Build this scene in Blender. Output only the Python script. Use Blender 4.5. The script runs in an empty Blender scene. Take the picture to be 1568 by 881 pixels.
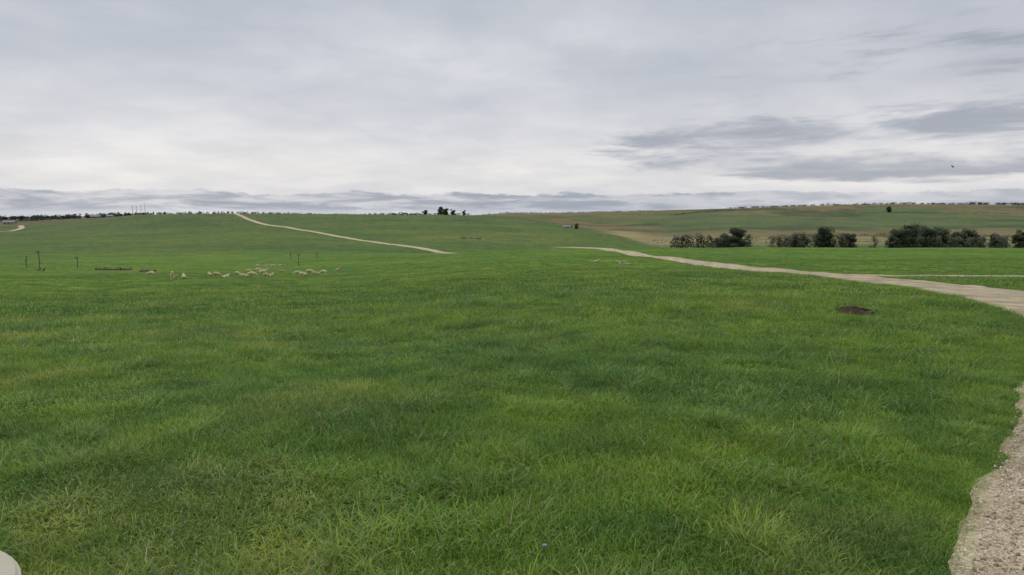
import bpy, math, random, bmesh
import numpy as np
from mathutils import Vector, Matrix
random.seed(7); rng=np.random.default_rng(7)
scene=bpy.context.scene
EYE=2.0; F=1132.4; HY=332.5; CX=784.0
def link(o): scene.collection.objects.link(o); return o
# ---------------------------------------------------------------- noise
def _hash(i,j,s):
    n=(i*374761393+j*668265263+s*1442695041)&0xffffffff
    n=((n^(n>>13))*1274126177)&0xffffffff
    return ((n^(n>>16))&0xffff)/65535.0
def vnoise(x,y,s=0):
    x=np.asarray(x,float);y=np.asarray(y,float)
    i=np.floor(x).astype(np.int64);j=np.floor(y).astype(np.int64)
    u=x-i;v=y-j;u=u*u*(3-2*u);v=v*v*(3-2*v)
    return (_hash(i,j,s)*(1-u)+_hash(i+1,j,s)*u)*(1-v)+(_hash(i,j+1,s)*(1-u)+_hash(i+1,j+1,s)*u)*v
def fbm(x,y,s=0,o=4):
    t=0;a=.5;w=0
    for k in range(o):
        t=t+a*vnoise(x*2**k+k*17.3,y*2**k-k*9.1,s+k);w+=a;a*=.5
    return t/w
def sst(x,a,b):
    t=np.clip((np.asarray(x,float)-a)/(b-a),0,1);return t*t*(3-2*t)
# ---------------------------------------------------------------- terrain heights
def pchip(x,y,xi):
    x=np.asarray(x,float);y=np.asarray(y,float);h=np.diff(x);d=np.diff(y,axis=0)/h.reshape((-1,)+(1,)*(y.ndim-1))
    m=np.zeros_like(y);m[0]=d[0];m[-1]=d[-1]
    a,b=d[:-1],d[1:];ok=(a*b)>0
    m[1:-1]=np.where(ok,2*a*b/np.where(ok,a+b,1),0)
    k=np.clip(np.searchsorted(x,xi)-1,0,len(x)-2)
    sh=(-1,)+(1,)*(y.ndim-1)
    hk=h[k].reshape(sh);t=((xi-x[k])/h[k]).reshape(sh)
    return (2*t**3-3*t**2+1)*y[k]+(t**3-2*t**2+t)*hk*m[k]+(-2*t**3+3*t**2)*y[k+1]+(t**3-t**2)*hk*m[k+1]
YN=[0,5,10,20,40,75,110,170]
zL=np.array([0,0,-.2,-.8,-2.2,-4.1,-5.75,-7.7]);zR=np.array([0,0,-.08,-.3,-1.25,-2.6,-3.7,-5.0])
YF=np.array([220,300,450,650,900,1500,3000,9000.])
cols={-400:[386,373,360,350,342,336,334],0:[385,373,358,347,341,336,333],110:[385,372,354,340,338,335,332],
230:[385,371,351,329,333,332,331],400:[385,366,346,327.5,334,333,331],600:[386,370,348,329,335,334,331],
720:[387,371,347,330,336,331,331],784:[389,374,349,333,340,327,330],860:[389,376,352,343,346,326.5,329],
930:[390,378,357,360,351,325,328],1010:[388,384,376,368,350,323,327],1200:[390,387,377,366,348,317,322],
1400:[390,387,377,366,347,313,318],1568:[390,387,377,366,347,314.5,320],1968:[390,387,377,366,348,318,322]}
smax=math.log(1+9000/5)
S=np.linspace(0,smax,700); Yd=5*(np.exp(S)-1)
pxs=sorted(cols);tab=[]
for p in pxs:
    w=float(sst(p,450,930)); zn=zL*(1-w)+zR*w
    f=cols[p]+[333.]
    zf=EYE-(np.array(f)-HY)/F*YF; zf[-1]=zf[-2]
    tab.append(pchip(np.array(YN+list(YF)),np.concatenate([zn,zf]),Yd))
ths=[math.atan((p-CX)/F) for p in pxs]
ths=[ths[0]-1.2]+ths+[ths[-1]+1.2]
tab=[(tab[0]+tab[-1])/2]+tab+[(tab[0]+tab[-1])/2]
TG=np.linspace(ths[0],ths[-1],900)
GRID=pchip(np.array(ths),np.array(tab),TG)
def H(x,y):
    x=np.asarray(x,float);y=np.asarray(y,float)
    th=np.arctan2(x,y);r=np.hypot(x,y);Y=r*np.maximum(np.cos(th),.72)
    a=np.clip((th-TG[0])/(TG[1]-TG[0]),0,len(TG)-1.001);b=np.clip(np.log1p(Y/5)/smax*(len(S)-1),0,len(S)-1.001)
    i=a.astype(int);j=b.astype(int);u=a-i;v=b-j
    z=(GRID[i,j]*(1-v)+GRID[i,j+1]*v)*(1-u)+(GRID[i+1,j]*(1-v)+GRID[i+1,j+1]*v)*u
    z=z+(fbm(x*.5,y*.5,3,2)-.5)*.10*sst(r,2,6)*(1-sst(r,60,140))
    z=z+(fbm(x/14,y/14,5,2)-.5)*.45*sst(r,15,60)*(1-sst(r,250,400))
    z=z+(fbm(x/60,y/60,9,3)-.5)*2.2*sst(r,220,500)
    z=z+(fbm(x/170,y/170,19,3)-.5)*6*sst(r,750,1000)*(1-sst(r,1350,1500))
    return z
def P(px,Y): return ((px-CX)/F*Y,float(Y))
# pasture patchiness (species / fertility patches), shared by the soil sheet and the blades
def tint(x,y):
    r=np.hypot(x,y)
    a=fbm(x*.17,y*.17,101,4);b=fbm(x*.9,y*.9,111,4);c=fbm(x*2.6,y*2.6,121,3);e=fbm(x*.03,y*.03,131,3)
    f1=1-sst(r,60,120);f0=1-sst(r,300,600)*.5
    T=np.ones((len(x),3))
    def mul(m,k):
        nonlocal T
        T=T*(1+m[:,None]*(np.array(k)[None,:]-1))
    mul(sst(a,.42,.66)*f0,(1.15,1.06,.90))
    mul((1-sst(a,.30,.46))*f0,(.90,.94,.97))
    mul((1-sst(b,.32,.46))*f1,(.72,.80,.82))
    mul(sst(b,.54,.68)*f1,(1.20,1.12,.98))
    mul(sst(c,.55,.72)*f1,(1.26,1.18,1.08))
    mul(1-sst(c,.30,.43),(.76,.83,.84))
    mul(sst(e,.5,.65),(.95,.98,1.04))
    d=fbm(x*.45+40,y*.45,141,4);mul(sst(d,.63,.75)*f1,(1.5,1.15,1.7))
    return T
# ---------------------------------------------------------------- node helpers
def newmat(n):
    m=bpy.data.materials.new(n);m.use_nodes=True;nt=m.node_tree
    return m,nt,nt.nodes['Principled BSDF']
def N(nt,t,**k):
    n=nt.nodes.new(t)
    for a,b in k.items():setattr(n,a,b)
    return n
def setin(nt,s,v):
    if isinstance(v,bpy.types.NodeSocket): nt.links.new(v,s)
    else: s.default_value=v
def Mth(nt,op,a,b=None,c=None):
    n=N(nt,'ShaderNodeMath',operation=op)
    setin(nt,n.inputs[0],a)
    if b is not None:setin(nt,n.inputs[1],b)
    if c is not None:setin(nt,n.inputs[2],c)
    return n.outputs[0]
def MR(nt,v,a,b,c=0.,d=1.,smooth=True):
    n=N(nt,'ShaderNodeMapRange');n.interpolation_type='SMOOTHSTEP' if smooth else 'LINEAR'
    setin(nt,n.inputs[0],v)
    for k,q in zip((1,2,3,4),(a,b,c,d)):setin(nt,n.inputs[k],q)
    return n.outputs[0]
def Mix(nt,f,a,b,mode='MIX'):
    n=N(nt,'ShaderNodeMix',data_type='RGBA',blend_type=mode)
    setin(nt,n.inputs[0],f)
    for s,v in ((n.inputs[6],a),(n.inputs[7],b)):
        if isinstance(v,tuple) and len(v)==3:v=v+(1,)
        setin(nt,s,v)
    return n.outputs[2]
def Noise(nt,vec,scale,det=4,rough=.55,dist=0):
    n=N(nt,'ShaderNodeTexNoise');n.inputs['Scale'].default_value=scale;n.inputs['Detail'].default_value=det
    n.inputs['Roughness'].default_value=rough;n.inputs['Distortion'].default_value=dist
    if vec is not None:nt.links.new(vec,n.inputs['Vector'])
    return n.outputs['Fac']
def pos(nt): return N(nt,'ShaderNodeNewGeometry').outputs['Position']
def flat_vec(nt,v,sx=1,sy=1):
    s=N(nt,'ShaderNodeSeparateXYZ');nt.links.new(v,s.inputs[0])
    c=N(nt,'ShaderNodeCombineXYZ')
    nt.links.new(Mth(nt,'MULTIPLY',s.outputs[0],sx),c.inputs[0]);nt.links.new(Mth(nt,'MULTIPLY',s.outputs[1],sy),c.inputs[1])
    return c.outputs[0]
# ---------------------------------------------------------------- mesh helper
def mesh_obj(name,verts,faces,mats,midx=None,smooth=False,do_link=True):
    me=bpy.data.meshes.new(name)
    me.from_pydata([tuple(v) for v in verts],[],faces)
    for m in mats:me.materials.append(m)
    if midx is not None:me.polygons.foreach_set('material_index',np.array(midx,dtype=np.int32))
    if smooth:me.polygons.foreach_set('use_smooth',np.ones(len(me.polygons),bool))
    me.update();o=bpy.data.objects.new(name,me)
    if do_link:link(o)
    return o
def fast_mesh(name,V,Q,mats,smooth=False,do_link=True):
    V=np.asarray(V,np.float32);Q=np.asarray(Q,np.int32);k=Q.shape[1]
    me=bpy.data.meshes.new(name);me.vertices.add(len(V));me.vertices.foreach_set('co',V.ravel())
    me.loops.add(Q.size);me.loops.foreach_set('vertex_index',Q.ravel())
    me.polygons.add(len(Q));me.polygons.foreach_set('loop_start',np.arange(len(Q),dtype=np.int32)*k)
    me.polygons.foreach_set('loop_total',np.full(len(Q),k,np.int32))
    if smooth:me.polygons.foreach_set('use_smooth',np.ones(len(Q),bool))
    for m in mats:me.materials.append(m)
    me.update(calc_edges=True);me.validate()
    o=bpy.data.objects.new(name,me)
    if do_link:link(o)
    return o
def set_col(me,name,C):
    a=me.color_attributes.new(name,'FLOAT_COLOR','POINT')
    C=np.asarray(C,np.float32)
    if C.shape[1]==3:C=np.hstack([C,np.ones((len(C),1),np.float32)])
    a.data.foreach_set('color',C.ravel())
# ---------------------------------------------------------------- terrain mesh
az=np.concatenate([np.arange(-180,-52,4.),np.arange(-52,52,.2),np.arange(52,180,4.)])*math.pi/180
R=.5*1.0175**np.arange(0,570);R=R[R<8800]
A,RR=np.meshgrid(az,R)
X=(RR*np.sin(A));Y=(RR*np.cos(A));Z=H(X,Y)
na,nr=len(az),len(R)
idx=np.arange(na*nr).reshape(nr,na)
i0=idx[:-1,:];i1=idx[1:,:]
Q=np.stack([i0,np.roll(i0,-1,1),np.roll(i1,-1,1),i1],-1).reshape(-1,4)[:, ::-1]
V=np.stack([X.ravel(),Y.ravel(),Z.ravel()],-1)
mg,nt,bs=newmat('pasture_ground')
at=N(nt,'ShaderNodeAttribute',attribute_name='zone')
col=at.outputs['Color']
pp=flat_vec(nt,pos(nt))
fine=Noise(nt,pp,1.6,6,.75)
col=Mix(nt,1.,col,Mix(nt,MR(nt,fine,.3,.7),(.66,.70,.69),(1.32,1.27,1.22)),'MULTIPLY')
mid=Noise(nt,pp,.22,5,.7)
col=Mix(nt,1.,col,Mix(nt,MR(nt,mid,.34,.66),(.78,.83,.88),(1.24,1.15,1.0)),'MULTIPLY')
big=Noise(nt,flat_vec(nt,pos(nt)),.02,6,.65)
col=Mix(nt,1.,col,Mix(nt,MR(nt,big,.35,.65),(.82,.87,.9),(1.16,1.1,1.0)),'MULTIPLY')
nt.links.new(col,bs.inputs['Base Color']);bs.inputs['Roughness'].default_value=.95;bs.inputs['Specular IOR Level'].default_value=.1
bp=N(nt,'ShaderNodeBump');bp.inputs['Strength'].default_value=.6;bp.inputs['Distance'].default_value=.25
nt.links.new(fine,bp.inputs['Height']);nt.links.new(bp.outputs[0],bs.inputs['Normal'])
g=fast_mesh('ground',V,Q,[mg],smooth=True)
x,y=V[:,0].astype(float),V[:,1].astype(float)
th=np.arctan2(x,y);r=np.hypot(x,y);Ye=r*np.maximum(np.cos(th),.72);px=CX+F*np.tan(np.clip(th,-1.2,1.2))
def L(a,b,t):return a*(1-t[:,None])+np.array(b)[None,:]*t[:,None]
n1=fbm(x/40,y/40,21,4);n2=fbm(x/120,y/25,31,4);n3=fbm(x/90,y/90,41,4);n4=fbm(x/200,y/110,61,4)
C=np.tile(np.array([[.052,.100,.014]]),(len(x),1))
C=L(C,(.090,.168,.024),sst(r,25,80))
C=L(C,(.080,.132,.033),sst(r,140,300))
C=L(C,(.084,.120,.044),sst(r,350,650))  # turf greyed with distance: haze painted into the far ground colour
C=L(C,(.118,.142,.050),sst(n1,.5,.7)*sst(r,200,400)*.6)
C=L(C,(.060,.104,.032),sst(n2,.52,.66)*sst(r,130,260)*.5)
C=C*tint(x,y)
val=sst(Ye+60*(n1-.5),440,520)*sst(px+60*(n1-.5),900,960)
C=L(C,(.215,.195,.098),val);C=L(C,(.120,.125,.058),val*sst(n2,.49,.60))
C=L(C,(.27,.23,.13),val*(1-sst(px,1060,1130))*sst(n2,.35,.5)*.85)
fh=sst(Ye+260*(n3-.5),780,860)*sst(px,680,700)
C=L(C,(.084,.118,.052),fh)
C=L(C,(.160,.118,.066),fh*(1-sst(px+120*(n3-.5)+ (1500-Ye)*.06,1000,1035)))
C=L(C,(.150,.120,.068),sst(Ye+260*(n3-.5),1210,1300)*sst(px,680,700)*.92)
C=L(C,(.155,.130,.068),fh*sst(n4,.53,.575)*.85)
C=L(C,(.048,.078,.036),fh*sst(n3,.55,.62)*.75)
C=L(C,(.105,.138,.058),fh*(1-sst(n4,.38,.45))*.6)
C=L(C,(.165,.130,.072),sst(Ye+120*(n3-.5),690,740)*(1-sst(Ye+120*(n3-.5),820,880))*sst(px,960,1010)*.8)
lf=sst(Ye+120*(n1-.5),640,720)*(1-sst(px,330,420))
C=L(C,(.125,.105,.06),lf);C=L(C,(.08,.105,.045),lf*sst(n2,.5,.6))
set_col(g.data,'zone',C)
# ---------------------------------------------------------------- gravel roads
def catmull(pts,n=24):
    p=[np.array(q,float) for q in pts];p=[2*p[0]-p[1]]+p+[2*p[-1]-p[-2]];o=[]
    for i in range(1,len(p)-2):
        for t in np.linspace(0,1,n,endpoint=False):
            o.append(.5*((2*p[i])+(p[i+1]-p[i-1])*t+(2*p[i-1]-5*p[i]+4*p[i+1]-p[i+2])*t*t+(-p[i-1]+3*p[i]-3*p[i+1]+p[i+2])*t**3))
    o.append(p[-2]);return np.array(o)
mr,nt,bs=newmat('limestone_gravel')
p_=pos(nt)
vo=N(nt,'ShaderNodeTexVoronoi');vo.inputs['Scale'].default_value=48;nt.links.new(p_,vo.inputs['Vector'])
n_a=Noise(nt,p_,1.1,5,.6);n_b=Noise(nt,p_,60,3,.6);n_c=Noise(nt,p_,.5,5,.7)
colr=Mix(nt,MR(nt,n_b,.35,.65),(.36,.285,.19),(.58,.49,.36))
sv=N(nt,'ShaderNodeSeparateColor');nt.links.new(vo.outputs['Color'],sv.inputs[0])
colr=Mix(nt,MR(nt,sv.outputs[0],.0,1.),colr,Mix(nt,sv.outputs[1],(.70,.62,.49),(.30,.21,.13)))
colr=Mix(nt,1.,colr,Mix(nt,MR(nt,n_a,.32,.68),(.66,.63,.57),(1.14,1.13,1.08)),'MULTIPLY')
colr=Mix(nt,1.,colr,Mix(nt,MR(nt,n_c,.35,.65),(.84,.84,.78),(1.1,1.1,1.06)),'MULTIPLY')
nt.links.new(colr,bs.inputs['Base Color']);bs.inputs['Roughness'].default_value=.95
bp=N(nt,'ShaderNodeBump');bp.inputs['Strength'].default_value=.9;bp.inputs['Distance'].default_value=.03
nt.links.new(vo.outputs['Distance'],bp.inputs['Height']);nt.links.new(bp.outputs[0],bs.inputs['Normal'])
def road(name,pts,w,n=24,mat=mr):
    c=catmull(pts,n);t=np.gradient(c,axis=0);t/=np.linalg.norm(t,axis=1)[:,None]
    nrm=np.stack([t[:,1],-t[:,0]],1);us=np.array([-1.03,-1,-.9,-.75,-.6,-.45,-.3,-.15,0,.15,.3,.45,.6,.75,.9,1,1.03]);m=len(us);V=[]
    arc=np.concatenate([[0],np.cumsum(np.linalg.norm(np.diff(c,axis=0),axis=1))])
    for k,u in enumerate(us):
        jit=1+ (abs(u)>.95)*((fbm(arc*1.6,arc*0+(5 if u>0 else -5),50,4)-.5)*.18)
        q=c+nrm*(u*w/2*jit)[:,None]
        rr=np.hypot(q[:,0],q[:,1])
        off=(.03+rr*.0004)*(1 if abs(u)<.95 else .35) - (.05+rr*.0004)*(abs(u)>1.01)
        V.append(np.stack([q[:,0],q[:,1],H(q[:,0],q[:,1])+off],1))
    V=np.stack(V,1);nn=len(c);ii=np.arange(nn*m).reshape(nn,m)
    Q=np.stack([ii[:-1,:-1],ii[:-1,1:],ii[1:,1:],ii[1:,:-1]],-1).reshape(-1,4)
    fast_mesh(name,V.reshape(-1,3),Q[:, ::-1],[mat],smooth=True)
    return c,w
main=[(-1.6,-4),(1.6,0),(3.72,3),(5.42,5.2),(8.2,8.8),(10.9,12.3),(13,16.3),(14.6,21),(16,27),(17.5,36),(18.5,45),(19.3,70),(19.6,110),(18.5,150),(6,185),(-12,208),P(675,220),P(640,250),P(560,302),P(470,385),P(410,470),P(380,540),P(365,610),P(362,650),P(364,700)]
roads=[road('gravel_road',main,3.2,40)]
roads.append(road('farm_track',[(18.6,40.5),(22,41.5),(27,42.5),(33,43.5),(48,47),(70,52)],1.6,20))
roads.append(road('dirt_lane',[P(-250,560),P(-60,520),P(0,510),P(25,545),P(36,590),P(34,640)],4,12))
mpale,nt,bs=newmat('pale_dirt');bs.inputs['Roughness'].default_value=1
cc=Mix(nt,MR(nt,Noise(nt,pos(nt),.08,4,.6),.35,.65),(.18,.17,.09),(.36,.32,.22));nt.links.new(cc,bs.inputs['Base Color'])
road('valley_track',[P(935,600),P(1000,570),P(1060,545),P(1130,540),P(1200,530)],4,12,mpale)
def road_dist(px_,py_):
    D=np.full(len(px_),1e9)
    for c,w in roads:
        a=c[:-1];b=c[1:]
        keep=np.hypot(a[:,0],a[:,1])<190;a=a[keep];b=b[keep]
        for s,e in zip(a,b):
            d=e-s;l=max(d@d,1e-9);t=np.clip(((px_-s[0])*d[0]+(py_-s[1])*d[1])/l,0,1)
            D=np.minimum(D,np.hypot(px_-s[0]-t*d[0],py_-s[1]-t*d[1])-w/2)
    return D
# ---------------------------------------------------------------- grass
mb,nt,bs=newmat('grass_blades')
at=N(nt,'ShaderNodeAttribute',attribute_name='bl')
ti=N(nt,'ShaderNodeAttribute',attribute_name='tint');ti.attribute_type='INSTANCER'
s=N(nt,'ShaderNodeSeparateColor');nt.links.new(at.outputs['Color'],s.inputs[0])
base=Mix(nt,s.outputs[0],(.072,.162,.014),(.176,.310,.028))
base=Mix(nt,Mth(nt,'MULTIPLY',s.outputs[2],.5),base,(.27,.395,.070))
base=Mix(nt,1.,base,ti.outputs['Color'],'MULTIPLY')
straw=Mth(nt,'GREATER_THAN',s.outputs[1],.955)
base=Mix(nt,straw,base,(.40,.36,.19))
nt.links.new(base,bs.inputs['Base Color']);bs.inputs['Roughness'].default_value=.5;bs.inputs['Specular IOR Level'].default_value=.35
tr=N(nt,'ShaderNodeBsdfTranslucent');nt.links.new(base,tr.inputs[0])
mx=N(nt,'ShaderNodeMixShader');mx.inputs[0].default_value=.3
nt.links.new(bs.outputs[0],mx.inputs[1]);nt.links.new(tr.outputs[0],mx.inputs[2])
nt.links.new(mx.outputs[0],nt.nodes['Material Output'].inputs[0])
def tuft(name,nb,rad,lmin,lmax,wid,lean):
    V=[];Fc=[];Cc=[]
    gl=random.uniform(0,6.28)
    for i in range(nb):
        a=random.uniform(0,6.28);q=rad*math.sqrt(random.random())
        bx,by=q*math.cos(a),q*math.sin(a)
        d=random.gauss(gl,1.3) if random.random()<.6 else a+random.gauss(0,.6)
        dx,dy=math.cos(d),math.sin(d);sx,sy=-dy,dx
        tw=random.gauss(0,.5);sx,sy=sx*math.cos(tw)+dx*math.sin(tw),sy*math.cos(tw)+dy*math.sin(tw)
        ln=random.uniform(lmin,lmax);w=wid*random.uniform(.6,1.2);bend=random.uniform(.3,1.5)*lean;t0=random.uniform(.05,.35)
        k=len(V);X0,Z0=0.,-.01;ang=t0;rv=random.random();st=random.random()
        for j in range(4):
            f=j/3;ww=w*(1-f**1.6)*.5+.0001
            for sg in ((-1,1) if j<3 else (0,)):
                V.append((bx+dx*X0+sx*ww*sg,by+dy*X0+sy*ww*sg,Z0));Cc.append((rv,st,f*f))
            ang+=bend/3;X0+=math.sin(ang)*ln/3;Z0+=math.cos(ang)*ln/3
        Fc+= [(k,k+1,k+3,k+2),(k+2,k+3,k+5,k+4),(k+4,k+5,k+6)]
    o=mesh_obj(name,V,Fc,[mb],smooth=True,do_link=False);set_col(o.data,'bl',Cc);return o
gc=bpy.data.collections.new('grass_tufts')
tv=[]
for i in range(7): tv.append(tuft('grass_tuft_a%d'%i,70,.17,.035,.095,.0052,1.1))
for i in range(3): tv.append(tuft('grass_tuft_b%d'%i,84,.12,.09,.19,.0052,1.8))   # taller tussocks
for i in range(4): tv.append(tuft('grass_tuft_c%d'%i,45,.42,.05,.13,.020,.9))    # coarse
for i in range(2): tv.append(tuft('grass_tuft_d%d'%i,46,.14,.03,.07,.012,1.7))    # clover / broad leaves
for o in tv:gc.objects.link(o)
pts=[];sc=[];ix=[];rt=[]
def ring(r0,r1,dens,kind,s0,s1,ang=50):
    n=int(dens*math.radians(2*ang)/2*(r1*r1-r0*r0))
    rr=np.sqrt(rng.uniform(r0*r0,r1*r1,n));aa=np.radians(rng.uniform(-ang,ang,n))
    x=rr*np.sin(aa);y=rr*np.cos(aa)
    rd=road_dist(x,y);d=rd+(fbm(x*2.6,y*2.6,77,3)-.5)*.55
    ok=d>(-.01 if kind=='n' else .3)
    ok&=np.hypot(x+3.74,y-2.98)>1.32
    ok&=np.hypot(x-7.85,(y-16.4)*.7)>.50
    x,y,d=x[ok],y[ok],d[ok];n=len(x)
    tall=fbm(x*.8,y*.8,90,3);h2=fbm(x*2.0,y*2.0,92,3)
    s=rng.uniform(s0,s1,n)*(.45+.6*tall+.6*h2)*np.clip(.62+d*.8,.55,1)
    if kind=='n':
        k=rng.integers(0,7,n);m=(h2>.56)&(rng.random(n)<.34);k[m]=rng.integers(7,10,m.sum())
        m=rng.random(n)<.02;k[m]=rng.integers(7,10,m.sum())
        cl=fbm(x*.6+9,y*.6,95,3);m=(rng.random(n)<sst(cl,.52,.68)*.5+.05);k[m]=rng.integers(14,16,m.sum())
    else:k=rng.integers(10,14,n)
    pts.append(np.stack([x,y,H(x,y)],1));sc.append(s);ix.append(k);rt.append(rng.uniform(0,6.28,n))
ring(1.5,8,80,'n',.95,1.3,56)
ring(8,15,44,'n',1.0,1.5,46)
ring(14,24,17,'n',1.4,2.0,42)
ring(20,50,3.6,'f',.8,1.3,40)
ring(46,100,1.2,'f',.8,1.3,38)
ring(96,170,.35,'f',.7,1.2,38)
# verge: extra short tufts along the near road edge
c=roads[0][0];t=np.gradient(c,axis=0);t/=np.linalg.norm(t,axis=1)[:,None]
nr_=np.where((np.hypot(c[:,0],c[:,1])<45)&(c[:,1]>0))[0]
n=1800;k=rng.choice(nr_,n);u=-(1.6+rng.uniform(-.14,.5,n))*np.where(rng.random(n)<.25,-1,1);al=rng.uniform(-.15,.15,n)
x=c[k,0]+t[k,1]*u+t[k,0]*al;y=c[k,1]-t[k,0]*u+t[k,1]*al
pts.append(np.stack([x,y,H(x,y)+.005],1));sc.append(rng.uniform(.45,.85,n)*np.clip(np.hypot(x,y)/15,1,1.8));ix.append(rng.integers(0,7,n));rt.append(rng.uniform(0,6.28,n))
pts=np.concatenate(pts);sc=np.concatenate(sc);ix=np.concatenate(ix);rt=np.concatenate(rt)
me=bpy.data.meshes.new('grass');me.vertices.add(len(pts));me.vertices.foreach_set('co',pts.astype(np.float32).ravel())
def fattr(n,t,v):
    a=me.attributes.new(n,t,'POINT');a.data.foreach_set('value' if t!='FLOAT_VECTOR' else 'vector',v)
fattr('sc','FLOAT',sc.astype(np.float32));fattr('ix','INT',ix.astype(np.int32))
rv=np.zeros((len(rt),3),np.float32);rv[:,2]=rt;fattr('rt','FLOAT_VECTOR',rv.ravel())
T=tint(pts[:,0],pts[:,1])*rng.uniform(.82,1.18,(len(pts),1));T*=np.where(rng.random((len(pts),1))<.25,np.array([[.68,.86,.95]]),1)
fattr('tint','FLOAT_VECTOR',T.astype(np.float32).ravel())
grass=link(bpy.data.objects.new('grass',me))
def gn_instancer(obj,coll):
    ng=bpy.data.node_groups.new('scatter_'+obj.name,'GeometryNodeTree')
    ng.interface.new_socket('Geometry',in_out='INPUT',socket_type='NodeSocketGeometry')
    ng.interface.new_socket('Geometry',in_out='OUTPUT',socket_type='NodeSocketGeometry')
    i=ng.nodes.new('NodeGroupInput');o=ng.nodes.new('NodeGroupOutput')
    ci=ng.nodes.new('GeometryNodeCollectionInfo');ci.inputs['Collection'].default_value=coll
    ci.inputs['Separate Children'].default_value=True;ci.inputs['Reset Children'].default_value=True
    ip=ng.nodes.new('GeometryNodeInstanceOnPoints');ip.inputs['Pick Instance'].default_value=True
    def na(n,t):
        q=ng.nodes.new('GeometryNodeInputNamedAttribute');q.data_type=t;q.inputs['Name'].default_value=n;return q.outputs['Attribute']
    ng.links.new(i.outputs[0],ip.inputs['Points']);ng.links.new(ci.outputs[0],ip.inputs['Instance'])
    ng.links.new(na('ix','INT'),ip.inputs['Instance Index'])
    ng.links.new(na('rt','FLOAT_VECTOR'),ip.inputs['Rotation']);ng.links.new(na('sc','FLOAT'),ip.inputs['Scale'])
    ng.links.new(ip.outputs[0],o.inputs[0])
    md=obj.modifiers.new('scatter','NODES');md.node_group=ng
gn_instancer(grass,gc)
# ---------------------------------------------------------------- loose gravel
ms,nt,bs=newmat('gravel_stone');oi=N(nt,'ShaderNodeObjectInfo')
cr=N(nt,'ShaderNodeValToRGB');nt.links.new(oi.outputs['Random'],cr.inputs[0])
e=cr.color_ramp.elements;e[0].color=(.20,.145,.09,1);e[1].color=(.68,.60,.49,1);q=e.new(.45);q.color=(.46,.37,.27,1)
nt.links.new(cr.outputs[0],bs.inputs['Base Color']);bs.inputs['Roughness'].default_value=.9
def stone_mesh(name,rad,sub,seed,sq=(1,1,.65),amp=.35):
    bm=bmesh.new();bmesh.ops.create_icosphere(bm,subdivisions=sub,radius=rad)
    rr=random.Random(seed)
    pl=[(Vector((rr.gauss(0,1),rr.gauss(0,1),rr.gauss(0,1))).normalized(),rr.uniform(.55,.9)*rad) for _ in range(9)]
    for v in bm.verts:
        for nrm,d in pl:
            t=v.co.dot(nrm)
            if t>d:v.co-=nrm*(t-d)
        v.co*=1+rr.uniform(-amp,amp)*.15
        v.co=Vector((v.co.x*sq[0],v.co.y*sq[1],v.co.z*sq[2]))
    return bm
sc_c=bpy.data.collections.new('gravel_stones')
for i in range(5):
    bm=stone_mesh('s',.5,1,i);m_=bpy.data.meshes.new('gravel_stone_%d'%i);bm.to_mesh(m_);m_.materials.append(ms)
    sc_c.objects.link(bpy.data.objects.new('gravel_stone_%d'%i,m_))
near=np.where((np.hypot(c[:,0],c[:,1])<12)&(c[:,1]>0))[0]
n=34000;k=rng.choice(near,n);u=np.clip(rng.uniform(-.99,.99,n)+(rng.random(n)<.05)*rng.normal(0,.07,n),-1.14,1.1)*1.6;al=rng.uniform(-.06,.06,n)
x=c[k,0]+t[k,1]*u+t[k,0]*al;y=c[k,1]-t[k,0]*u+t[k,1]*al
z=H(x,y)+.032*(abs(u)<1.5)+.003
me=bpy.data.meshes.new('loose_gravel');me.vertices.add(n);me.vertices.foreach_set('co',np.stack([x,y,z],1).astype(np.float32).ravel())
fattr('sc','FLOAT',(.009+.028*rng.random(n)**3).astype(np.float32));fattr('ix','INT',rng.integers(0,5,n).astype(np.int32))
fattr('rt','FLOAT_VECTOR',rng.uniform(0,6.28,(n,3)).astype(np.float32).ravel())
lg=link(bpy.data.objects.new('loose_gravel',me));gn_instancer(lg,sc_c)
# ---------------------------------------------------------------- trees
mbark,nt,bs=newmat('bark');bs.inputs['Roughness'].default_value=.95
nt.links.new(Mix(nt,Noise(nt,pos(nt),3,4),(.05,.04,.03),(.12,.10,.08)),bs.inputs['Base Color'])
mleaf,nt,bs=newmat('foliage');at=N(nt,'ShaderNodeAttribute',attribute_name='lc')
nt.links.new(at.outputs['Color'],bs.inputs['Base Color']);bs.inputs['Roughness'].default_value=.75;bs.inputs['Specular IOR Level'].default_value=.15
def limb(V,Fc,p0,p1,r0,r1,n=6,seg=3):
    p0=Vector(p0);p1=Vector(p1);d=(p1-p0).normalized();a=d.orthogonal().normalized();b=d.cross(a);k=len(V)
    off=a*random.uniform(-1,1)*(p1-p0).length*.06
    for s_ in range(seg+1):
        f=s_/seg;c_=p0.lerp(p1,f)+off*math.sin(f*3.14);rr=r0*(1-f)+r1*f
        for i in range(n):
            an=6.283*i/n;V.append(tuple(c_+a*math.cos(an)*rr+b*math.sin(an)*rr))
    for s_ in range(seg):
        for i in range(n):
            j=(i+1)%n;Fc.append((k+s_*n+i,k+s_*n+j,k+(s_+1)*n+j,k+(s_+1)*n+i))
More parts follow.
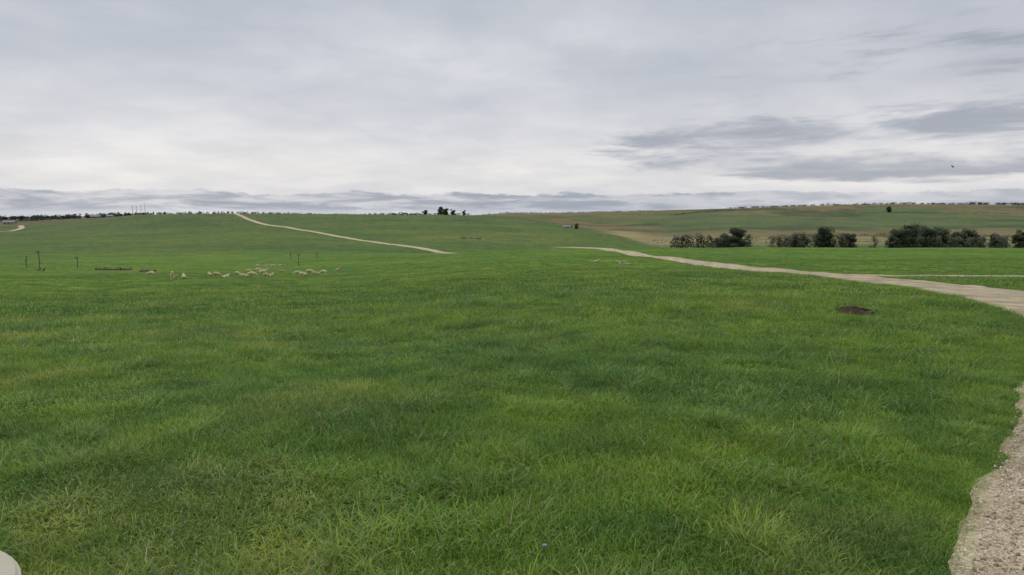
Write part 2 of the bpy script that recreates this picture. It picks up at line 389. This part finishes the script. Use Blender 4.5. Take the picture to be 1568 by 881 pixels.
def leaves(V,Fc,Cc,cen,rad,n,size,col,rr):
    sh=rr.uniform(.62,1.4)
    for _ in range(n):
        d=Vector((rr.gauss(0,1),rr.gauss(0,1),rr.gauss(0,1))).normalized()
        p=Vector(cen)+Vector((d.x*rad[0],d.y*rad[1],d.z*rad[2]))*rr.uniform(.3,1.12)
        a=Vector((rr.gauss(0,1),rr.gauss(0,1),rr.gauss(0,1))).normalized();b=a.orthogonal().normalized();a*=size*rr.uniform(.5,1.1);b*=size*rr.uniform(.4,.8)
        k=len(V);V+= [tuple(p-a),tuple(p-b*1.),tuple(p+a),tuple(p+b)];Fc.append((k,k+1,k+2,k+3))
        s_=sh*rr.uniform(.75,1.25)*(1.0+.35*d.z);Cc+=[(col[0]*s_,col[1]*s_,col[2]*s_)]*4  # clump tops lightened and undersides darkened: top light painted into leaf colour
def tree(name,px_,Yf,h,w,col,crown0=.0,ncl=44,nl=100,size=.48,seed=0):
    rr=random.Random(seed);random.seed(seed)
    x,y=P(px_,Yf);z=float(H(x,y))-.1
    V=[];Fc=[]
    limb(V,Fc,(0,0,0),(rr.uniform(-.3,.3),rr.uniform(-.3,.3),h*.6),h*.022,h*.008,8,5)
    cl=[];lobes=[(rr.uniform(-.24,.24)*w,rr.uniform(-.22,.22)*w,rr.uniform(.0,-.22)*h) for _ in range(4)]+[(0,0,0)]
    for i in range(ncl):
        f=(i+rr.random())/ncl;a=rr.uniform(0,6.283);lb=rr.choice(lobes)
        prof=math.sin((.16+.76*f)*math.pi)**.5
        zz=h*(crown0+.06+(1-crown0-.18)*f)+lb[2]*f
        q=w*.33*prof*math.sqrt(rr.random())
        cl.append((lb[0]+q*math.cos(a),lb[1]+q*math.sin(a),zz,prof))
    for c_ in cl[::4]:
        limb(V,Fc,(0,0,min(c_[2]*.6,h*.5)),c_[:3],h*.010,h*.003,5,2)
    nb=len(Fc);Cc=[(.08,.07,.05)]*len(V)
    for c_ in cl:
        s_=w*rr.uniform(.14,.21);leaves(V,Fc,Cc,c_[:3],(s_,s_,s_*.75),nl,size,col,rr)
    o=mesh_obj(name,V,Fc,[mbark,mleaf],[0]*nb+[1]*(len(Fc)-nb));set_col(o.data,'lc',Cc);o.location=(x,y,z);return o
def foliage_mass(name,pts,hmin,hmax,spacing,col,size,nl=40,depth=6,seed=1,trunk=False,wide=1.,gaps=0.):
    rr=random.Random(seed);V=[];Fc=[];Cc=[]
    P2=[P(*q) for q in pts]
    for (x0,y0),(x1,y1) in zip(P2[:-1],P2[1:]):
        ln=math.hypot(x1-x0,y1-y0);n=max(1,int(ln/spacing))
        for i in range(n):
            f=(i+rr.random())/n;x=x0+(x1-x0)*f;y=y0+(y1-y0)*f+rr.uniform(-depth,depth)
            if float(vnoise(x/(spacing*4),0*x,seed+5))<gaps: continue
            hh=hmin+(hmax-hmin)*float(fbm(x/(spacing*6),y/200,seed,3))**1.2*rr.uniform(.6,1.3)
            z=float(H(x,y));q=hh*.5
            if trunk:
                limb(V,Fc,(x,y,z-.3),(x,y,z+q),hh*.015,hh*.006,4,1);Cc+=[(.05,.045,.03)]*(len(V)-len(Cc))
            nn=3 if trunk else 1
            cv=rr.uniform(.8,1.3);cc_=(col[0]*cv*rr.uniform(.95,1.15),col[1]*cv,col[2]*cv) if trunk else col
            for m in range(nn):
                zz=z+q*(.9 if nn==1 else (.35+.6*m));rad=spacing*rr.uniform(.8,1.4)*wide*(1 if nn==1 else (1.25-.3*m))
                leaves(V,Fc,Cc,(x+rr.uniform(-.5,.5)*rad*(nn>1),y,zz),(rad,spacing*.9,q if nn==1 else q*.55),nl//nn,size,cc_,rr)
    o=mesh_obj(name,V,Fc,[mleaf]);set_col(o.data,'lc',Cc);return o
dk=(.038,.054,.026);md=(.052,.068,.034);ol=(.082,.088,.046);gy=(.074,.084,.056)
tree('deciduous_tree',1127,400,13.2,11,md,seed=11)
tree('deciduous_tree',1108,405,8.5,10,gy,seed=12)
tree('deciduous_tree',1262,400,12.8,11.5,dk,seed=13)
tree('deciduous_tree',1374,395,11.8,12,dk,seed=14)
tree('deciduous_tree',1393,400,14.4,14,dk,seed=15,ncl=52)
tree('deciduous_tree',1416,401,13.6,14,(.042,.058,.028),seed=24,ncl=48)
tree('deciduous_tree',1440,398,12.4,13,md,seed=16,ncl=48)
tree('deciduous_tree',1462,400,10.6,11,md,seed=17)
tree('deciduous_tree',1483,402,12.0,12,dk,seed=18)
tree('deciduous_tree',1524,405,8.5,10,gy,seed=19)
tree('deciduous_tree',1560,402,10.5,9,md,seed=20)
tree('deciduous_tree',1222,405,8.5,12,ol,seed=21)
tree('deciduous_tree',1302,402,9,9,gy,seed=22)
foliage_mass('shrub_thicket',[(1030,400),(1080,395),(1110,400),(1150,405)],5,8.5,1.9,(.058,.070,.038),.55,150,4,31,True)
foliage_mass('shrub_thicket',[(1180,400),(1240,400),(1285,398),(1345,400)],5,9.5,2.0,(.072,.080,.046),.55,150,4,32,True,1.,.25)
foliage_mass('shrub_thicket',[(1362,394),(1440,390),(1510,396)],5,9,2.0,(.052,.064,.036),.55,150,4,33,True)
foliage_mass('shrub_thicket',[(1510,396),(1620,400),(1750,400)],4,9,2.2,(.078,.086,.052),.55,120,5,38,True,1.,.3)
foliage_mass('meadow_scrub',[(1000,520),(1100,500),(1250,520),(1400,530),(1568,520),(1700,520)],1,4.5,6,(.10,.105,.05),.5,30,25,34)
foliage_mass('hedgerow',[(1140,640),(1250,700),(1350,720),(1450,690),(1600,700)],1.5,5,4,(.080,.092,.046),.6,40,30,35,False,1.,.3)
foliage_mass('hedgerow',[(1030,1230),(1060,1270),(1120,1330),(1200,1300)],1.5,5,5,(.055,.065,.035),.9,18,4,36)
foliage_mass('hedgerow',[(1200,1290),(1330,1180),(1420,1150),(1568,1130)],.5,3.6,8,(.07,.08,.04),.9,14,10,37)
# skyline trees
tree('deciduous_tree',675,640,8.2,7,dk,seed=41,ncl=22,nl=50,size=.45)
tree('deciduous_tree',683,640,6,6,dk,seed=42,ncl=22,nl=50)
tree('deciduous_tree',652,645,5,4.5,dk,seed=43,ncl=16,nl=50)
tree('deciduous_tree',694,642,5,5,dk,seed=44,ncl=16,nl=50)
tree('deciduous_tree',711,642,4.5,3,dk,seed=45,ncl=16,nl=50)
tree('deciduous_tree',1358,1180,10,9,dk,seed=46,size=.8,nl=50)
tree('deciduous_tree',883,520,5,3.2,(.065,.05,.03),seed=47,ncl=16,nl=50,size=.35)
foliage_mass('skyline_shrubs',[(600,640),(650,640),(720,645)],.8,3.0,1.8,dk,.4,26,4,51)
foliage_mass('distant_tree_line',[(235,760),(380,780),(520,780),(640,770)],3.9,5.0,2.6,(.06,.075,.05),.9,22,8,52)
foliage_mass('distant_tree_line',[(-300,1450),(0,1400),(100,1350),(240,1300)],6,11,4,(.056,.070,.060),1.8,34,30,53)
foliage_mass('distant_tree_line',[(-200,1000),(0,950),(60,930),(90,960)],1,5,6,(.06,.065,.04),1.2,24,20,54)
foliage_mass('distant_tree_line',[(1120,1490),(1300,1480),(1450,1480),(1700,1470)],1.2,6,5,(.055,.062,.05),1.3,22,20,55)
foliage_mass('distant_tree_line',[(1480,1460),(1568,1460),(1750,1460)],3,10,5,(.05,.058,.045),1.5,26,20,56)
foliage_mass('distant_tree_line',[(720,1500),(860,1490),(1000,1490)],.8,4,8,(.06,.06,.048),1.2,14,20,57)
# ---------------------------------------------------------------- buildings
def simple(name,col,rough=.8,var=.15,scale=3):
    m,nt,bs=newmat(name)
    nt.links.new(Mix(nt,Noise(nt,pos(nt),scale,4),tuple(c*(1-var) for c in col),tuple(min(1,c*(1+var)) for c in col)),bs.inputs['Base Color'])
    bs.inputs['Roughness'].default_value=rough;return m
mwall=simple('painted_siding',(.24,.24,.23));mroof=simple('metal_roof',(.15,.15,.155),.7);mdark=simple('window_glass',(.04,.045,.05),.2)
mred=simple('barn_siding',(.17,.11,.08))
def box(V,Fc,x0,x1,y0,y1,z0,z1):
    k=len(V);V+=[(x0,y0,z0),(x1,y0,z0),(x1,y1,z0),(x0,y1,z0),(x0,y0,z1),(x1,y0,z1),(x1,y1,z1),(x0,y1,z1)]
    Fc+=[(k+a,k+b,k+c,k+d) for a,b,c,d in ((0,3,2,1),(4,5,6,7),(0,1,5,4),(1,2,6,5),(2,3,7,6),(3,0,4,7))]
def building(name,px_,Yf,l,d,h,rh,wm,rot=0):
    x,y=P(px_,Yf);z=float(H(x,y))-.3
    e=link(bpy.data.objects.new(name,None));e.location=(x,y,z);e.rotation_euler[2]=rot
    V=[(-l/2,-d/2,0),(l/2,-d/2,0),(l/2,d/2,0),(-l/2,d/2,0),(-l/2,-d/2,h),(l/2,-d/2,h),(l/2,d/2,h),(-l/2,d/2,h),(-l/2,0,h+rh),(l/2,0,h+rh)]
    Fw=[(0,1,5,4),(2,3,7,6),(1,2,6,9,5),(3,0,4,8,7)]
    o=mesh_obj('walls',V,Fw,[wm]);o.parent=e
    V=[];Fc=[];ov=.5
    for sg in (-1,1):
        k=len(V);s=rh/(d/2)
        V+=[(-l/2-ov,sg*(d/2+ov),h-ov*s+.05),(l/2+ov,sg*(d/2+ov),h-ov*s+.05),(l/2+ov,0,h+rh+.05),(-l/2-ov,0,h+rh+.05),
            (-l/2-ov,sg*(d/2+ov),h-ov*s+.2),(l/2+ov,sg*(d/2+ov),h-ov*s+.2),(l/2+ov,0,h+rh+.2),(-l/2-ov,0,h+rh+.2)]
        Fc+=[(k+a,k+b,k+c,k+d_) for a,b,c,d_ in ((0,3,2,1),(4,5,6,7),(0,1,5,4),(1,2,6,5),(3,0,4,7))]
    o=mesh_obj('roof',V,Fc,[mroof]);o.parent=e
    V=[];Fc=[];n=max(2,int(l/3));dh=min(2.2,h*.85)
    for i in range(n):
        cx=-l/2+(i+.5)*l/n
        if i==n//2: box(V,Fc,cx-.5,cx+.5,-d/2-.05,-d/2-.003,.3,dh)
        else: box(V,Fc,cx-.4,cx+.4,-d/2-.05,-d/2-.003,dh*.5,dh*.92)
    o=mesh_obj('windows_and_door',V,Fc,[mdark]);o.parent=e
mlight=simple('white_siding',(.42,.42,.41))
building('farm_shed',18,760,10,7,2.6,1.6,mwall,.2)
building('farm_house',150,960,11,7,2.6,2.0,mred,.1)
building('farm_shed',172,980,9,6,2.2,1.4,mwall,-.2)
building('farm_shed',868,520,5.5,3,1.1,.8,mlight,-.5)
mstr,nt,bs=newmat('mast_paint')
sp=N(nt,'ShaderNodeSeparateXYZ');nt.links.new(pos(nt),sp.inputs[0])
nt.links.new(Mix(nt,Mth(nt,'GREATER_THAN',Mth(nt,'FRACT',Mth(nt,'MULTIPLY',sp.outputs[2],.3)),.5),(.5,.48,.46),(.36,.14,.11)),bs.inputs['Base Color'])
for i,(p_x,hh) in enumerate(((206,12),(212,11),(219,12),(225,13))):
    V=[];Fc=[];limb(V,Fc,(0,0,0),(0,0,hh),.28,.16,8,1)
    box(V,Fc,-.5,.5,-.5,.5,0,.4);box(V,Fc,-.8,.8,-.05,.05,hh*.8,hh*.8+.15)
    o=mesh_obj('radio_mast',V,Fc,[mstr]);xx,yy=P(p_x,800);o.location=(xx,yy,float(H(xx,yy))+.5)
# ---------------------------------------------------------------- posts
mwood=simple('weathered_wood',(.10,.085,.065),.9,.3,8)
def post(px_,Yf,h,kind):
    V=[];Fc=[]
    limb(V,Fc,(0,0,-.2),(.02,0,h),.065,.05,8,2)
    if kind=='t':
        box(V,Fc,-.32,.32,-.03,.03,h-.14,h-.07);limb(V,Fc,(-.2,.0,h-.12),(0,.0,h-.45),.02,.02,5,1);limb(V,Fc,(.2,.0,h-.12),(0,.0,h-.45),.02,.02,5,1)
    else:
        box(V,Fc,-.09,.09,-.09,.09,h,h+.05);box(V,Fc,-.13,.13,-.12,-.07,h*.6,h*.6+.25)
    o=mesh_obj('wooden_post',V,Fc,[mwood]);x,y=P(px_,Yf);o.location=(x,y,float(H(x,y)));o.rotation_euler[2]=random.uniform(-.4,.4)
post(40,112,1.8,'p');post(58,100,2.6,'t');post(117,112,1.8,'t');post(457,122,2.0,'t');post(445,165,1.6,'p');post(485,170,1.5,'p')
# ---------------------------------------------------------------- sheep
msh,nt,bs=newmat('fleece');bs.inputs['Roughness'].default_value=1
oi=N(nt,'ShaderNodeObjectInfo')
wc=Mix(nt,oi.outputs['Random'],(.42,.37,.17),(.64,.58,.37))
nt.links.new(Mix(nt,Noise(nt,pos(nt),14,3,.7),Mix(nt,1.,wc,(.72,.68,.62),'MULTIPLY'),wc),bs.inputs['Base Color'])
def skin(name,vs,es,rad,mat):
    me=bpy.data.meshes.new(name);me.from_pydata(vs,es,[]);o=link(bpy.data.objects.new(name,me))
    o.modifiers.new('s','SKIN').use_smooth_shade=True
    o.modifiers.new('d','SUBSURF').levels=1
    for i,q in enumerate(me.skin_vertices[0].data if me.skin_vertices else []):
        q.radius=(rad[i],rad[i])
    if me.skin_vertices: me.skin_vertices[0].data[0].use_root=True
    dg=bpy.context.evaluated_depsgraph_get();ev=o.evaluated_get(dg)
    m2=bpy.data.meshes.new_from_object(ev);m2.name=name;m2.materials.clear();m2.materials.append(mat)
    bpy.data.objects.remove(o);return m2
def sheep_mesh(pose):
    lie=pose=='lying';dz=-.30 if lie else 0
    vs=[(-.40,0,.66+dz),(0,0,.64+dz),(.34,0,.66+dz)];rd=[.18,.22,.19];es=[(0,1),(1,2)]
    def add(p,r_,par):
        vs.append(p);rd.append(r_);es.append((par,len(vs)-1));return len(vs)-1
    if pose=='grazing': n_=add((.54,0,.52),.11,2);h_=add((.66,0,.28),.085,n_);m_=add((.74,0,.10),.045,h_)
    elif pose=='lying': n_=add((.50,0,.52),.11,2);h_=add((.58,0,.66),.09,n_);m_=add((.76,0,.60),.045,h_)
    else: n_=add((.52,0,.82),.11,2);h_=add((.62,0,.98),.09,n_);m_=add((.80,0,.91),.045,h_)
    for sg in (-1,1):
        add((vs[h_][0]-.05,sg*.13,vs[h_][2]+.03),.02,h_)
        if lie:
            a=add((.36,sg*.15,.22),.09,2);a=add((.56,sg*.16,.06),.045,a);add((.36,sg*.17,.04),.035,a)
            a=add((-.34,sg*.20,.20),.12,0);a=add((-.10,sg*.24,.12),.06,a);add((-.36,sg*.25,.04),.035,a)
        else:
            a=add((.33,sg*.12,.48),.09,2);a=add((.35,sg*.12,.27),.045,a);a=add((.34,sg*.12,.06),.032,a);add((.37,sg*.12,.02),.038,a)
            a=add((-.38,sg*.13,.52),.12,0);a=add((-.29,sg*.13,.40),.07,a);a=add((-.44,sg*.13,.24),.042,a);a=add((-.41,sg*.13,.06),.032,a);add((-.38,sg*.13,.02),.038,a)
    t_=add((-.60,0,.64+dz),.045,0);add((-.64,0,.46+dz if not lie else .2),.035,t_)
    return skin('sheep_'+pose,vs,es,rd,msh)
sm={p:sheep_mesh(p) for p in ('grazing','standing','lying')}
rs=random.Random(5)
herd=[(229,74,'grazing'),(262,67,'standing'),(267,67.5,'lying'),(280,69,'lying'),(320,78,'lying'),(331,73,'grazing'),(344,71,'lying'),
(362,77,'grazing'),(372,72,'lying'),(385,73,'grazing'),(402,80,'standing'),(407,72,'grazing'),(414,74,'lying'),(404,88,'grazing'),
(380,96,'lying'),(395,98,'grazing'),(430,97,'lying'),(454,80,'grazing'),(463,77,'lying'),(474,80,'grazing'),(483,77,'lying'),(494,79,'grazing'),(517,82,'standing'),
(912,76,'lying'),(917,75,'grazing'),(947,74,'lying'),(957,73,'lying')]
for (a,b,p) in herd:
    o=link(bpy.data.objects.new('sheep',sm[p]));x,y=P(a,b);o.location=(x,y,float(H(x,y))+.02);o.rotation_euler[2]=rs.choice((0,3.14))+rs.gauss(0,.6);s_=rs.uniform(.60,.80)*(.7 if a>900 else 1);o.scale=(s_,)*3
# ---------------------------------------------------------------- rocks, branches, mound
mrock=simple('limestone',(.33,.30,.23),.95,.3,4);mlog=simple('rotting_log',(.17,.12,.08),.95,.3,4)
def rocks(px_,Yf,w,n,smin,smax,mat=mrock,name='limestone_rocks',seed=0,depth=.12):
    rr=random.Random(seed);bmx=bmesh.new();x0,y0=P(px_,Yf)
    for i in range(n):
        b=stone_mesh('r',rr.uniform(smin,smax),2,seed*31+i,(rr.uniform(.9,1.6),1,rr.uniform(.5,.8)))
        dx=rr.uniform(-w/2,w/2);dy=rr.gauss(0,w*depth);zz=float(H(x0+dx,y0+dy))+.04
        tmp=bpy.data.meshes.new('t');b.to_mesh(tmp);k=len(bmx.verts);bmx.from_mesh(tmp);bmx.verts.ensure_lookup_table()
        M=Matrix.Translation((x0+dx,y0+dy,zz))@Matrix.Rotation(rr.uniform(0,6),4,'Z')
        for v in bmx.verts[k:]:v.co=M@v.co
        bpy.data.meshes.remove(tmp)
    m_=bpy.data.meshes.new(name);bmx.to_mesh(m_);m_.materials.append(mat);link(bpy.data.objects.new(name,m_))
rocks(407,124,6.0,15,.14,.34,seed=1);rocks(955,72,1.1,4,.10,.18,seed=3)
rocks(1062,68,2.2,7,.1,.22,seed=4)
def branches(px_,Yf,w,h,n,mat,name='fallen_log_pile',seed=0,thick=.035):
    rr=random.Random(seed);V=[];Fc=[];x0,y0=P(px_,Yf)
    for i in range(n):
        dx=rr.uniform(-w/2,w/2);dy=rr.gauss(0,.35);z=float(H(x0+dx,y0+dy))+.05
        a=rr.uniform(0,6.283);ln=rr.uniform(.3,.75);el=rr.uniform(0,.9) if rr.random()<.6 else .05
        p0=Vector((x0+dx,y0+dy,z));p1=p0+Vector((math.cos(a)*ln*math.cos(el),math.sin(a)*ln*.6,h*math.sin(el)+.03))
        t_=thick*rr.uniform(.7,1.4);limb(V,Fc,p0,p1,t_*1.2,t_*.7,5,3)
        for _ in range(2):
            q=p0.lerp(p1,rr.uniform(.4,.9));limb(V,Fc,q,q+Vector((rr.uniform(-.25,.25),rr.uniform(-.2,.2),rr.uniform(.03,.28)*h)),t_*.7,t_*.25,4,2)
    mesh_obj(name,V,Fc,[mat],smooth=True)
branches(172,108,5.0,.45,40,mlog,seed=71,thick=.13);branches(228,100,1.8,.35,10,mlog,seed=72,thick=.11)
branches(62,99,.5,.5,6,mlog,seed=73,thick=.07);branches(720,330,9,1,26,mlog,seed=74,thick=.22)
msoil=simple('dark_soil',(.070,.048,.030),1,.6,14)
MX,MY=7.85,16.9
bm=bmesh.new();bmesh.ops.create_grid(bm,x_segments=60,y_segments=50,size=1)
for v in bm.verts:
    q=math.hypot(v.co.x,v.co.y);f=max(0,1-q*q)
    nz=float(fbm(v.co.x*4.5+9,v.co.y*4.5,5,4));v.co=Vector((v.co.x*.40,v.co.y*.30,f**.7*(-.02+.26*nz)-.03))
rr=random.Random(3)
for i in range(60):
    b=stone_mesh('c',rr.uniform(.015,.055),1,900+i);tmp=bpy.data.meshes.new('t');b.to_mesh(tmp);k=len(bm.verts);bm.from_mesh(tmp);bm.verts.ensure_lookup_table()
    a=rr.uniform(0,6.28);q=rr.uniform(0,1.1);M=Vector((q*.47*math.cos(a),q*.33*math.sin(a),max(0,.09*(1-q*q))+.02))
    for v in bm.verts[k:]:v.co+=M
m_=bpy.data.meshes.new('dirt_mound');bm.to_mesh(m_);m_.materials.append(msoil);o=link(bpy.data.objects.new('dirt_mound',m_));o.location=(MX,MY,float(H(MX,MY))+.04)
# concrete pad corner
mcon=simple('concrete',(.40,.37,.29),.85,.08,6)
bm=bmesh.new();n=72;ring_=[bm.verts.new((1.3*abs(math.cos(6.283*i/n))**.8*math.copysign(1,math.cos(6.283*i/n)),1.3*abs(math.sin(6.283*i/n))**.8*math.copysign(1,math.sin(6.283*i/n)),0)) for i in range(n)]
f=bm.faces.new(ring_);ex=bmesh.ops.extrude_face_region(bm,geom=[f]);top=[v for v in ex['geom'] if isinstance(v,bmesh.types.BMVert)]
for v in top:v.co.z=.16
bmesh.ops.recalc_face_normals(bm,faces=bm.faces)
bmesh.ops.bevel(bm,geom=[e_ for e_ in bm.edges if all(v in top for v in e_.verts)],offset=.025,segments=3,affect='EDGES')
m_=bpy.data.meshes.new('concrete_pad');bm.to_mesh(m_);m_.materials.append(mcon);o=link(bpy.data.objects.new('concrete_pad',m_));o.location=(-3.74,2.97,float(H(-3.7,3.0))-.06)
# flowers
mfl=simple('flower_petals',(.16,.16,.55),.7,.2,50);mst=simple('flower_stem',(.06,.14,.03))
for (fx,fy) in ((.18,4.15),(2.0,5.55)):
    V=[];Fc=[];z=float(H(fx,fy));limb(V,Fc,(0,0,0),(.01,0,.11),.002,.0015,5,2);nb=len(Fc)
    for i in range(10):
        a=6.283*i/10;d=Vector((math.cos(a),math.sin(a),.25));s_=Vector((-math.sin(a),math.cos(a),0))
        k=len(V);c0=Vector((.01,0,.11));V+=[tuple(c0),tuple(c0+d*.010+s_*.004),tuple(c0+d*.016),tuple(c0+d*.010-s_*.004)];Fc.append((k,k+1,k+2,k+3))
    o=mesh_obj('chicory_flower',V,Fc,[mst,mfl],[0]*nb+[1]*10);o.location=(fx,fy,z)
# bird in flight
mbird=simple('bird_feathers',(.035,.033,.035),.8)
V=[];Fc=[]
prof=[(-.17,.006,.0),(-.1,.02,.0),(-.03,.032,.0),(.04,.03,.004),(.085,.016,.01),(.11,.02,.014),(.13,.014,.014),(.155,.002,.01)]
for (xx,rr_,zz) in prof:
    for i in range(8):
        a=6.283*i/8;V.append((xx,rr_*math.cos(a),zz+rr_*math.sin(a)))
for s_ in range(len(prof)-1):
    for i in range(8):Fc.append((s_*8+i,s_*8+(i+1)%8,(s_+1)*8+(i+1)%8,(s_+1)*8+i))
for sg in (-1,1):
    k=len(V);V+=[(.05,sg*.02,.015),(-.05,sg*.02,.012),(.07,sg*.14,.085),(-.04,sg*.14,.08),(.03,sg*.25,.10),(-.04,sg*.24,.095),(-.05,sg*.33,.07)]
    Fc+=[(k,k+2,k+3,k+1),(k+2,k+4,k+5,k+3),(k+4,k+6,k+5)]
k=len(V);V+=[(-.15,0,.0),(-.24,.045,0),(-.235,0,.004),(-.24,-.045,0)];Fc.append((k,k+1,k+2,k+3))
o=mesh_obj('flying_bird',V,Fc,[mbird]);bx,by=P(1451,60);o.location=(bx,by,EYE+ (HY-257)/F*60);o.rotation_euler=(.35,-.5,1.9)
# ---------------------------------------------------------------- sky / world
w=bpy.data.worlds.new('World');scene.world=w;w.use_nodes=True;nt=w.node_tree
bg=nt.nodes['Background'];out=nt.nodes['World Output']
SE,SA=math.radians(48),math.radians(-35)
sk=N(nt,'ShaderNodeTexSky');sk.sky_type='NISHITA';sk.sun_disc=False;sk.sun_elevation=SE;sk.sun_rotation=SA
nt.links.new(sk.outputs[0],bg.inputs[0]);bg.inputs[1].default_value=.1
tc=N(nt,'ShaderNodeTexCoord').outputs['Generated'];sx=N(nt,'ShaderNodeSeparateXYZ');nt.links.new(tc,sx.inputs[0])
dx,dy,dz=sx.outputs
azi=Mth(nt,'ARCTAN2',dx,dy)
zc=Mth(nt,'MAXIMUM',dz,0.)
def comb(a,b,c=0.):
    n=N(nt,'ShaderNodeCombineXYZ');setin(nt,n.inputs[0],a);setin(nt,n.inputs[1],b);setin(nt,n.inputs[2],c);return n.outputs[0]
cr=N(nt,'ShaderNodeValToRGB');nt.links.new(zc,cr.inputs[0]);cr.color_ramp.interpolation='EASE'
E=[(0,(.66,.69,.74)),(.03,(.76,.75,.77)),(.055,(.82,.795,.79)),(.11,(.73,.72,.745)),(.2,(.67,.68,.715)),(.27,(.58,.60,.65)),(.5,(.95,.98,1.02)),(1,(1.35,1.38,1.42))]
el=cr.color_ramp.elements
el[0].position=E[0][0];el[0].color=E[0][1]+(1,);el[1].position=1;el[1].color=E[-1][1]+(1,)
for p_,c_ in E[1:-1]:
    q=el.new(p_);q.color=c_+(1,)
colw=cr.outputs[0]
inv=Mth(nt,'DIVIDE',1.,Mth(nt,'ADD',zc,.16))
pl=comb(Mth(nt,'MULTIPLY',dx,inv),Mth(nt,'MULTIPLY',dy,inv))
c1=Noise(nt,pl,.7,6,.5,.2);c2=Noise(nt,pl,2.4,7,.55,.2)
colw=Mix(nt,1.,colw,Mix(nt,MR(nt,c1,.32,.68),(.85,.865,.90),(1.07,1.065,1.05)),'MULTIPLY')
colw=Mix(nt,1.,colw,Mix(nt,MR(nt,c2,.32,.68),(.93,.94,.95),(1.045,1.04,1.035)),'MULTIPLY')
# soft grey mottling
sv2=comb(Mth(nt,'MULTIPLY',azi,3.0),Mth(nt,'MULTIPLY',dz,10.),8.1)
st2=Noise(nt,sv2,1.,8,.55,.25)
colw=Mix(nt,Mth(nt,'MULTIPLY',MR(nt,st2,.42,.66),MR(nt,dz,.08,.20,0.,.6)),colw,(.46,.49,.55))
# layered cloud deck on the right
sv=comb(Mth(nt,'MULTIPLY',azi,5.2),Mth(nt,'MULTIPLY',dz,32.),12.6)
st=Noise(nt,sv,1.,9,.60,.25)
m1=Mth(nt,'MULTIPLY',MR(nt,azi,-.02,.26),Mth(nt,'MULTIPLY',MR(nt,dz,.034,.056),MR(nt,dz,.165,.10)))
m2=Mth(nt,'MULTIPLY',MR(nt,azi,.18,.5),Mth(nt,'MULTIPLY',MR(nt,dz,.09,.12),MR(nt,dz,.24,.19,0.,.8)))
mask=Mth(nt,'MAXIMUM',m1,m2)
lo=Mth(nt,'SUBTRACT',.60,Mth(nt,'MULTIPLY',mask,.25))
thr_=MR(nt,st,lo,Mth(nt,'ADD',lo,.19))
colw=Mix(nt,Mth(nt,'MULTIPLY',thr_,Mth(nt,'MULTIPLY',MR(nt,mask,0.,.3),.88)),colw,Mix(nt,MR(nt,st,.44,.64),(.51,.525,.575),(.345,.37,.435)))
# low band of slate cloud above the horizon
sv3=comb(Mth(nt,'MULTIPLY',azi,9.),Mth(nt,'MULTIPLY',dz,75.),1.7)
b1=Noise(nt,sv3,1.,7,.62,.3)
topn=Noise(nt,comb(Mth(nt,'MULTIPLY',azi,11.),Mth(nt,'MULTIPLY',dz,40.),4.),1.,7,.65)
top=Mth(nt,'ADD',.017,Mth(nt,'MULTIPLY',topn,.028))
band=Mth(nt,'MULTIPLY',MR(nt,Mth(nt,'SUBTRACT',top,dz),-.0008,.0024),MR(nt,dz,.004,.013,.12,1.))
band=Mth(nt,'MULTIPLY',band,MR(nt,b1,.36,.58,.25,1.))
band=Mth(nt,'MULTIPLY',band,MR(nt,azi,.1,.5,.95,.6))
colw=Mix(nt,band,colw,(.325,.365,.45))
b2=N(nt,'ShaderNodeBackground');nt.links.new(colw,b2.inputs[0]);b2.inputs[1].default_value=1.
ms_=N(nt,'ShaderNodeMixShader');ms_.inputs[0].default_value=.93
nt.links.new(bg.outputs[0],ms_.inputs[1]);nt.links.new(b2.outputs[0],ms_.inputs[2]);nt.links.new(ms_.outputs[0],out.inputs[0])
ld=bpy.data.lights.new('sun','SUN');ld.energy=.9;ld.angle=math.radians(35);ld.color=(1,.96,.9)
so=link(bpy.data.objects.new('sun',ld))
dirv=Vector((math.sin(SA)*math.cos(SE),math.cos(SA)*math.cos(SE),math.sin(SE)))
so.rotation_euler=dirv.to_track_quat('Z','Y').to_euler()
scene.view_settings.view_transform='Standard';scene.view_settings.look='None';scene.view_settings.exposure=0
cam=bpy.data.cameras.new('camera');cam.lens=26;cam.sensor_width=36;cam.clip_end=20000;cam.clip_start=.05
co=link(bpy.data.objects.new('camera',cam));co.location=(0,0,EYE);co.rotation_euler=(math.radians(90-5.45),0,0)
scene.camera=co
print('grass instances',len(pts))
